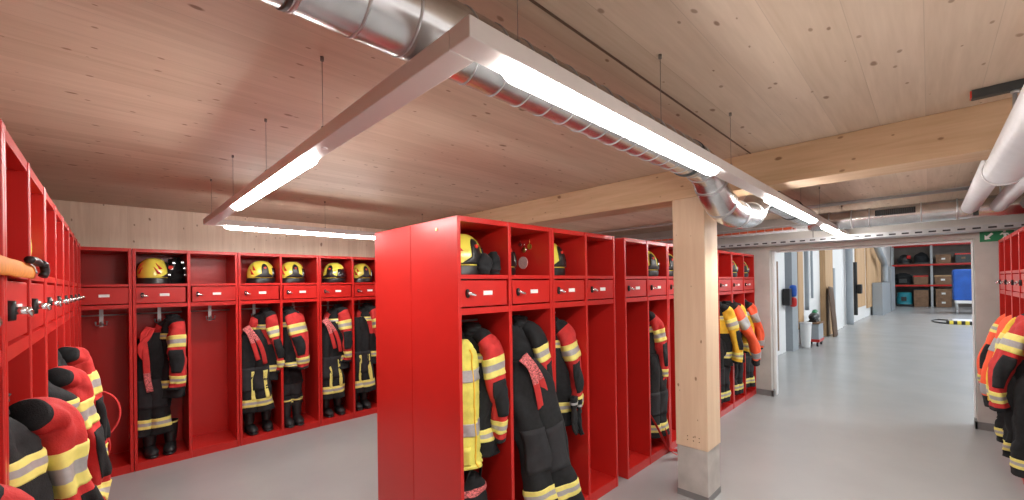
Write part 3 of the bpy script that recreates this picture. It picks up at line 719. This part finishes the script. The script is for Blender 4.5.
for y in (-.2, .05, .45, .6, .8):
    bm = B(); cyl(bm, (0, y-.006, 0), (0, y+.006, 0), .104, 28); link('collar_ring', bm, GALVD, d)
bm = B()
g0, g1 = .09, .40
box(bm, -.108, -.075, g0, g1, -.005, .058, 0)
for i in range(18):
    y = g0+.015+(g1-g0-.03)*i/17; box(bm, -.114, -.106, y-.004, y+.004, .0, .052, 1)
link('grille', bm, [BLACKP, DARKM], t)
bm = B(); box(bm, -.12, -.10, -.335, -.30, -.09, .20); box(bm, -.02, .02, -.345, -.29, .09, .223); link('hanger_clamp', bm, DARKM, t)

def along_y(name, label, cat, x, z, y0, y1, r, m):
    bm = B(); cyl(bm, (0, 0, 0), (0, y1-y0, 0), r, 18)
    o = link(name, bm, m); o.location = (x, y0, z); return tag(o, label, cat)
along_y('conduit_pipe', 'thin pale conduit running across under the far ceiling', 'pipe', 5.95, 2.575, -1.2, 5.9, .018, GREYP)
along_y('heating_pipe', 'grey painted pipe running across in front of the concrete lintel', 'pipe', 6.50, 2.405, -1.2, 5.9, .045, GREYP)
def tray(name, label, x0, x1, z, y0, y1, m, mesh=False):
    t = thing(name, label, 'cable tray', ((x0+x1)/2, (y0+y1)/2, z)); h = (x1-x0)/2; l = (y1-y0)/2
    bm = B()
    if not mesh:
        box(bm, -h, h, -l, l, 0, .003)
        box(bm, -h, -h+.003, -l, l, 0, .06); box(bm, h-.003, h, -l, l, 0, .06)
        link('tray_pan', bm, m, t)
        bm = B(); n = int((y1-y0)/.11)
        for i in range(n):
            y = -l+.05+i*.11; box(bm, -h-.002, -h+.001, y, y+.06, .018, .036)
        link('perforation', bm, BLACKP, t)
        bm = B()
        for y in (-l+.2, -l+2.2, 0, l-1.2): cyl(bm, (h-.02, y, .003), (h-.02, y, CZ-z), .004, 6)
        link('hanger_rod', bm, DARKM, t)
    else:
        n = int((y1-y0)/.1)
        for i in range(n):
            y = -l+.05+i*.1; cyl(bm, (-h, y, 0), (h, y, 0), .003, 6); cyl(bm, (-h, y, 0), (-h, y, .06), .003, 6); cyl(bm, (h, y, 0), (h, y, .06), .003, 6)
        for x in (-h, -h/3, h/3, h): cyl(bm, (x, -l, 0), (x, l, 0), .003, 6)
        for x in (-h, h): cyl(bm, (x, -l, .06), (x, l, .06), .004, 6)
        link('wire_basket', bm, m, t)
    return t
tray('cable_tray', 'perforated galvanised cable tray along the concrete lintel', 6.60, 6.85, 2.206, -1.1, 5.9, GALVD)
tray('basket_tray', 'open wire basket tray carrying orange cables', 6.12, 6.38, 2.34, 1.05, 5.9, GALVD, True)
R = random.Random(8)
for k in range(5):
    x = 6.15+.045*k
    P = [(0+R.uniform(-.01, .01), .15+4.6*i/14, .004+R.uniform(0, .012)) for i in range(15)]
    bm = B(); Tube(P, [.011]*15, [.011]*15, ref=(1, 0, 0)).skin(bm, 0, 1, 60, 8)
    o = link('power_cable', bm, CABLEO if k != 2 else RUBBER); o.location = (x, 1.05, 2.355)
    tag(o, ['first orange cable at the near side of the basket tray', 'second orange cable in the basket tray, beside the black one', 'black cable in the middle of the basket tray', 'orange cable just beyond the black one in the basket tray', 'orange cable at the far side of the basket tray'][k], 'cable', 'cables in the basket tray')

def along_x(name, label, y, z, x0, x1, r, m, cap=True):
    t = thing(name, label, 'pipe', (x0, y, z)); bm = B(); cyl(bm, (0, 0, 0), (x1-x0, 0, 0), r, 32); link('pipe_jacket', bm, m, t)
    bm = B()
    for q in (.12, .85): cyl(bm, ((x1-x0)*q, 0, r), ((x1-x0)*q, 0, CZ-z), .005, 8)
    link('hanger_rod', bm, GALVD, t)
    bm = B(); cyl(bm, (x1-x0-.03, 0, 0), (x1-x0+.004, 0, 0), r*1.05, 32); link('end_collar', bm, m, t)
    return t
along_x('insulated_pipe', 'thick white insulated pipe at the top right edge', -.29, 2.278, .9, 3.42, .08, PIPEW)
along_x('insulated_pipe', 'white pipe continuing behind the thick one towards the lintel', -.285, 2.385, 3.55, 6.15, .062, PIPEW)
along_x('insulated_pipe', 'middle white pipe right of the thick one', -.46, 2.37, 3.55, 6.15, .055, PIPEW)
along_x('insulated_pipe', 'dull grey pipe furthest right above the lockers', -.64, 2.37, 3.55, 6.15, .055, GREYP)
t = thing('ceiling_rail', 'dark slotted mounting rail screwed to the ceiling at right', 'rail', (3.0, -.5, CZ-.042))
bm = B(); box(bm, -.022, .022, -.6, .345, 0, .042, bev=.003); link('rail', bm, DARKM, t)
bm = B(); box(bm, -.02, .02, .345, .35, .004, .038); link('red_end_cap', bm, HELMR, t)
bm = B(); cyl(bm, (0, .21, -.215), (0, .21, 0), .006, 10); cyl(bm, (0, .21, -.012), (0, .21, 0), .016, 6); link('threaded_rod', bm, GALVD, t)
# emergency exit sign
t = thing('exit_sign', 'green emergency exit sign with white arrow on the concrete wall', 'sign', (6.955, -.53, 2.165))
bm = B(); box(bm, -.012, .012, -.16, .13, -.062, .062, bev=.002); link('sign_panel', bm, GREEN, t)
def flat(name, polys, m, par, x=-.0145):
    bm = B()
    for P in polys:
        a = [bm.verts.new((x, y, z)) for y, z in P]; b = [bm.verts.new((x+.003, y, z)) for y, z in P]
        bm.faces.new(a); bm.faces.new(b[::-1])
        for i in range(len(P)): bm.faces.new((a[i], a[(i+1) % len(P)], b[(i+1) % len(P)], b[i]))
    return link(name, bm, m, par)
flat('arrow', [[(.094, -.04), (.094, .012), (.080, -.004), (.046, .034), (.030, .02), (.064, -.018), (.050, -.034)]], PLATE, t)
flat('running_figure', [[(-.04, .036), (-.056, .036), (-.06, .046), (-.05, .052), (-.038, .046)], [(-.03, .028), (-.075, .02), (-.085, -.005), (-.075, -.007), (-.068, .008), (-.06, .008), (-.066, -.014), (-.1, -.018), (-.1, -.028), (-.055, -.024), (-.035, -.05), (-.02, -.05), (-.044, -.012), (-.038, .012), (-.02, .002), (-.014, .01)]], PLATE, t)
flat('door_symbol', [[(-.115, -.05), (-.155, -.05), (-.155, .05), (-.115, .05)]], PLATE, t)

# ------------------------------------------------------------------ the hall: left wall fittings
def wbox(bm, x0, x1, z0, z1, dp, bev=0., off=0.):
    """box standing off the slightly skewed hall wall"""
    vs = []
    for x in (x0, x1):
        for q in (off+.002, off+dp):
            for z in (z0, z1): vs.append(bm.verts.new((x, wy(x)-q, z)))
    for f in ((0, 1, 3, 2), (4, 6, 7, 5), (0, 4, 5, 1), (2, 3, 7, 6), (0, 2, 6, 4), (1, 5, 7, 3)): bm.faces.new([vs[i] for i in f])
def wpart(x0, x1, z0, z1, dp, m, name, par=None, kind=None, off=0.):
    bm = B(); wbox(bm, x0, x1, z0, z1, dp, off=off); return link(name, bm, m, par, kind)
f = wpart(10.75, 11.55, 0, 2.5, .05, WHITE, 'door_1', None, 'structure'); wpart(10.82, 10.98, .1, 2.15, .06, CARD, 'door_slot', f)
wpart(17.2, 18.7, 0, 2.1, .05, WHITE, 'door_2', None, 'structure')
wpart(17.15, 17.4, 0, 2.1, .07, GREYC, 'trim_door', None, 'structure')
tag(wpart(11.7, 12.2, 0, 4.9, .16, GREYC, 'grey_column'), 'pale grey square column on the hall wall behind the extinguisher', 'column')
for x0, x1, z0, dp, lab in ((12.45, 12.95, .46, .12, 'orange timber post standing on white base near the bin'), (15.5, 16.6, .0, .14, 'broad timber post in the hall with a dark plank leaning on it'), (20.1, 20.7, .2, .10, 'narrow timber strip right of the grey downpipe')):
    tag(wpart(x0, x1, z0, 4.9, dp, HALLW, 'hall_post'), lab, 'post')
wpart(21.8, 24.1, .55, 4.9, .06, HALLW, 'trim_1', None, 'structure')
wpart(24.7, 29.6, .4, 4.9, .06, HALLW, 'trim_2', None, 'structure')
def wpipe(x, z0, z1, r, m, name, label, P=None):
    bm = B(); y = wy(x)-r-.03
    pts = P or [(x, y, z0), (x, y, (z0+z1)/2), (x, y, z1)]
    Tube(pts, [r]*len(pts), [r]*len(pts), ref=(1, .01, .01)).skin(bm, 0, 1, 30, 14)
    return tag(link(name, bm, m), label, 'pipe')
wpipe(13.5, .9, 4.9, .05, GREYC, 'wall_pipe', 'thin grey pipe above the tool stack in the hall')
wpipe(14.2, 1.2, 4.9, .03, GREYC, 'wall_pipe', 'thinnest pipe on the white hall wall, above the trolley')
wpipe(19.55, .05, 4.9, .11, GREYC, 'wall_pipe', 'wide grey downpipe halfway along the hall')
wpipe(21.1, .3, 2.4, .07, BLACKP, 'hose_pole', 'black hose pole hanging right of the downpipe')
x = 27; wpipe(x, 0, 0, .13, GREYC, 'vent_pipe', 'grey bent vent pipe rising from the far cabinet', [(25.8, wy(25.8)-.25, 4.9), (25.8, wy(25.8)-.25, 3.6), (26, wy(26)-.35, 3.0), (27.6, wy(27.6)-.35, 2.6), (28.0, wy(28)-.35, 2.3), (28.0, wy(28)-.35, 1.56)])
tag(wpart(26.0, 29.4, 0, 1.54, .36, GREYC, 'steel_cabinet', off=.08), 'lower grey steel cabinet at the far end of the hall', 'cabinet')
tag(wpart(29.9, 31.8, 0, 2.4, .36, GREYC, 'steel_cabinet', off=.08), 'taller grey steel cabinet next to the storage rack', 'cabinet')
t = thing('fire_extinguisher', 'black bracket with blue and red cylinders on the grey column', 'extinguisher', (11.45, wy(11.45)-.115, 1.0))
bm = B(); box(bm, -.22, .0, -.10, .05, .12, .52, bev=.02); link('bracket', bm, BLACKP, t)
bm = B(); Tube([(.1, -.1, .32), (.1, -.1, .36), (.1, -.1, .56), (.1, -.1, .6)], [.03, .07, .07, .03], [.03, .07, .07, .03], ref=(1, 0, 0)).skin(bm, 0, 1, 16, 16); link('blue_cylinder', bm, BLUE, t)
bm = B(); Tube([(.1, -.1, .08), (.1, -.1, .12), (.1, -.1, .27), (.1, -.1, .31)], [.03, .07, .07, .03], [.03, .07, .07, .03], ref=(1, 0, 0)).skin(bm, 0, 1, 16, 16); link('red_cylinder', bm, RED, t)
bm = B(); box(bm, 20.95, 21.35, wy(21.1)-.3, wy(21.1)-.17, 1.15, 1.52, bev=.03); tag(link('control_box', bm, BLACKP), 'small black control box on the hose pole', 'box')
t = thing('dark_plank', 'dark brown wooden board leaning against the broad timber post', 'board', (15.7, wy(15.7)-.25, 0))
bm = B(); tb = Tube([(.05, .03-.1, 0), (-.02, .04-.07, .75), (.05, .06-.03, 1.48)], [.36, .38, .34], [.04, .04, .04], ref=(1, 0, 0), wr=.05, seed=4); tb.skin(bm, 0, 1, 20, 16); link('board', bm, BROWNW, t)
# bin
t = thing('waste_bin', 'white round waste bin below the orange timber post', 'bin', (12.5, 2.2, 0))
bm = B(); Tube([(0, 0, 0), (0, 0, .3), (0, 0, .62), (0, 0, .64)], [.09, .11, .125, .13], [.09, .11, .125, .13], ref=(1, 0, 0), fixed=True).skin(bm, 0, 1, 14, 22); b = link('bin_body', bm, WHITE, t)
bm = B(); Tube([(0, 0, .61), (0, 0, .65)], [.135, .135], [.135, .135], ref=(1, 0, 0), fixed=True).skin(bm, 0, 1, 3, 22); link('bin_rim', bm, PIPEW, t)
t = thing('tool_trolley', 'grey tool trolley on castors beside the white bin', 'trolley', (13.2, 2.14, 0))
bm = B(); box(bm, -.30, .32, -.15, .14, .14, .58, bev=.02); b = link('trolley_box', bm, GREYC, t)
bm = B(); box(bm, -.31, .33, -.16, .15, .12, .19); link('red_bumper', bm, RED, b)
for sx in (-.24, .26):
    for sy in (-.11, .10):
        bm = B(); cyl(bm, (sx, sy-.02, .06), (sx, sy+.02, .06), .06, 14); link('castor', bm, RUBBER, t)
bm = B(); box(bm, -.32, .34, -.17, .16, .58, .61, bev=.008); link('lid', bm, CARD, t)
t = thing('power_tool', 'green and black machine lying on the tool trolley', 'tool', (13.2, 2.14, .611))
bm = B(); Tube([(-.3, 0, .12), (-.1, 0, .14), (.15, 0, .13), (.32, 0, .1)], [.06, .1, .1, .05], [.06, .1, .1, .05], ref=(0, 1, 0)).skin(bm, 0, 1, 14, 14); box(bm, -.2, .2, -.08, .08, 0, .06, bev=.01); link('motor', bm, BLACKP, t)
bm = B(); Tube([(.0, 0, .22), (.15, 0, .27), (.4, 0, .26)], [.05, .06, .03], [.04, .05, .03], ref=(0, 1, 0)).skin(bm, 0, 1, 10, 12); link('green_guard', bm, GREEN, t)

# ------------------------------------------------------------------ the hall: rack and goods
RX = 35.0
t = thing('storage_rack', 'tall pallet rack with red beams on the hall end wall', 'rack', (RX, -.13, 0))
for y in (1.62, -.10, -1.87):
    bm = B()
    for x in (-.05, .9): box(bm, x-.05, x+.05, y+.13-.05, y+.13+.05, 0, 3.9)
    for i in range(6): cyl(bm, (-.05, y+.13, .3+.6*i), (.9, y+.13, .6+.6*i), .015, 8)
    link('upright_frame', bm, GREYP, t)
for z, y0 in ((1.24, 1.62), (2.48, 1.62), (3.68, 1.62)):
    bm = B()
    for x in (-.1, .9): box(bm, x-.025, x+.025, -1.87+.13, y0+.13, z, z+.10)
    b = link('shelf_beam', bm, RED, t)
    if z < 3: 
        bm = B(); box(bm, -.08, .92, -1.85+.13, y0+.12, z+.085, z+.115); link('shelf_board', bm, CARD, b)
def crate(y0, y1, z0, z1, m, label, lid=None, dx=.0, name='storage_crate'):
    cy = (y0+y1)/2; w = abs(y1-y0)/2
    t = thing(name, label, 'crate', (RX+.35+dx, cy, z0)); h = z1-z0
    bm = B(); box(bm, -.3, .3, -w, w, .0, h*.9, bev=.015); b = link('crate_body', bm, m, t)
    bm = B(); box(bm, -.312, -.299, -w*.25, w*.25, h*.4, h*.6); link('pale_label', bm, PLATE if (y0*7 % 1) > .5 else CARD, b)
    bm = B(); box(bm, -.315, .315, -w-.012, w+.012, h*.84, h, bev=.01); link('lid', bm, lid or m, t)
L1, L2 = 1.356, 2.596
crate(.05, .68, .001, .55, CARD, 'bottom brown crate of the left floor stack in the rack'); crate(.05, .68, .551, 1.1, CARD, 'upper crate of the left floor stack in the rack', BLACKP)
crate(-.9, -.25, .001, .54, CARD, 'bottom brown crate of the right floor stack in the rack'); crate(-.9, -.25, .541, 1.08, CARD, 'upper crate of the right floor stack in the rack', CARD)
crate(.05, .68, L1, 1.9, CARD, 'brown crate with bright red lid on the middle shelf', RED); crate(-.9, -.22, L1, 1.9, CARD, 'open brown crate on the middle shelf, right bay', HALLW)
crate(-.9, -.28, L2, 3.12, CARD, 'brown crate carrying a black roll on the top shelf'); crate(-1.7, -1.07, L2, 3.15, DARKM, 'dark crate with red lid at right on the top shelf', RED)
def blob(name, label, cat, y, z, P, ru, rv, m, ex=()):
    t = thing(name, label, cat, (RX+.35, y, z)); bm = B(); Tube(P, ru, rv, ref=(0, 1, 0), wr=.12, seed=len(label)).skin(bm, 0, 1, 20, 20); link('casing', bm, m, t)
    for nm, mm, q in ex:
        bm = B(); box(bm, *q, bev=.02); link(nm, bm, mm, t)
    return t
blob('rolled_hose', 'black rolled hose lying on the brown top shelf crate', 'hose', -.6, 3.121, [(0, -.3, .18), (0, -.15, .18), (0, .15, .18), (0, .3, .18)], [.12, .17, .17, .12], [.12, .17, .17, .12], BLACKP)
blob('motor_pump', 'black motor pump on the top shelf at far left', 'machine', 1.08, L2, [(0, 0, 0), (0, 0, .25), (0, 0, .5), (0, 0, .62)], [.3, .33, .25, .1], [.25, .28, .2, .1], BLACKP, [('red_tank', RED, (-.3, -.1, -.3, -.12, .35, .55)), ('frame', DARKM, (-.25, .2, -.33, .33, .0, .08))])
blob('covered_machine', 'dark dome covered machine on the top shelf, second from left', 'machine', .32, L2, [(0, 0, 0), (0, 0, .3), (0, 0, .55), (0, 0, .72)], [.34, .34, .28, .06], [.3, .3, .25, .06], NAVY, [('base', DARKM, (-.32, .25, -.34, .34, .0, .1))])
blob('gear_bag', 'large black gear bag on the middle shelf at left', 'bag', 1.15, L1, [(0, 0, 0), (0, 0, .3), (0, 0, .6), (0, 0, .72)], [.36, .4, .36, .15], [.3, .32, .28, .12], NAVY, [('pocket', DARKM, (-.36, -.25, -.18, .18, .1, .35))])
blob('pressure_unit', 'teal machine on the floor at the left of the rack', 'machine', 1.1, .001, [(0, 0, .1), (0, 0, .4), (0, 0, .8), (0, 0, .88)], [.34, .36, .34, .2], [.3, .3, .28, .2], TEAL, [('skid', BLACKP, (-.32, .3, -.36, .36, .0, .14)), ('panel', DARKM, (-.36, -.28, -.1, .14, .35, .6))])
t = thing('tarpaulin_cart', 'cart covered by a blue tarpaulin on a white frame', 'cart', (29.3, -1.35, 0))
bm = B(); box(bm, -.5, .9, -.75, .56, .64, 2.12, bev=.05)
link('tarpaulin', bm, BLUE, t)
bm = B(); box(bm, -.54, .94, -.80, .50, .50, .64, bev=.02); link('cart_frame', bm, WHITE, t)
for sx in (-.45, .85):
    for sy in (-.7, .44):
        bm = B(); cyl(bm, (sx, sy, .1), (sx, sy, .5), .035, 10); cyl(bm, (sx, sy-.03, .09), (sx, sy+.03, .09), .09, 14); link('wheel_leg', bm, GREYP, t)
bm = B(); box(bm, 22.2, 22.45, -1.5, -.42, .001, .12, bev=.02); tag(link('floor_bumper', bm, HAZ), 'black and yellow striped bumper lying on the hall floor', 'bumper')
bm = B(); box(bm, 22.5, 24.4, -1.6, -.62, .001, .06, bev=.02); tag(link('floor_plate', bm, PIPEW), 'white platform plate behind the striped bumper', 'plate')
bm = B(); Tube([(22.4, -.42, .02), (22.6, -.2, .02), (23.4, -.05, .02), (24.2, -.2, .02), (24.0, -.5, .02)], [.025]*5, [.018]*5, ref=(0, 0, 1)).skin(bm, 0, 1, 40, 8); tag(link('charging_cable', bm, RUBBER), 'dark cable curling from the striped bumper', 'cable')

# ------------------------------------------------------------------ lights and camera
def area(name, loc, sx, sy, e, col=(1, .97, .94), rot=(0, 0, 0)):
    l = bpy.data.lights.new(name, 'AREA'); l.shape = 'RECTANGLE'; l.size = sx; l.size_y = sy; l.energy = e; l.color = col
    o = bpy.data.objects.new(name, l); C.objects.link(o); o.location = loc; o.rotation_euler = rot; return o
# added area lights, out of view high in the hall, to brighten it
for x in (10, 15, 20, 25, 30): area('hall_fill', (x, -2.6, 4.9), 2.5, 1.2, 75, (.86, .94, 1))
# unseen fill lights added to balance the room, camera side and behind the island
area('room_fill', (1.6, -.65, 2.45), 1.5, .3, 12)
area('room_fill', (5.0, 3.9, 2.45), 1.5, .3, 20)

w = bpy.data.worlds.new('world'); bpy.context.scene.world = w; w.use_nodes = True
w.node_tree.nodes['Background'].inputs[0].default_value = (.9, .95, 1, 1); w.node_tree.nodes['Background'].inputs[1].default_value = .15

F_, YAW, PIT, ROL, CY, HH = 409.7081, .7947, .0039, -.015, 283.2503, 1.7029
fw = V3((math.cos(YAW)*math.cos(PIT), math.sin(YAW)*math.cos(PIT), math.sin(PIT)))
rt = V3((math.sin(YAW), -math.cos(YAW), 0)); up = rt.cross(fw)
r2 = rt*math.cos(ROL)+up*math.sin(ROL); u2 = -rt*math.sin(ROL)+up*math.cos(ROL)
cam = bpy.data.cameras.new('camera'); co = bpy.data.objects.new('camera', cam); C.objects.link(co)
M = Matrix((r2, u2, -fw)).transposed().to_4x4(); M.translation = (0, 0, HH); co.matrix_world = M
cam.sensor_fit = 'HORIZONTAL'; cam.sensor_width = 36; cam.lens = F_/1024*36
cam.shift_x = 0; cam.shift_y = (CY-250)/1024; cam.clip_start = .02
sc = bpy.context.scene; sc.camera = co
vs = sc.view_settings; vs.view_transform = 'Standard'; vs.look = 'None'; vs.gamma = 1; vs.use_curve_mapping = False; vs.exposure = 1.5
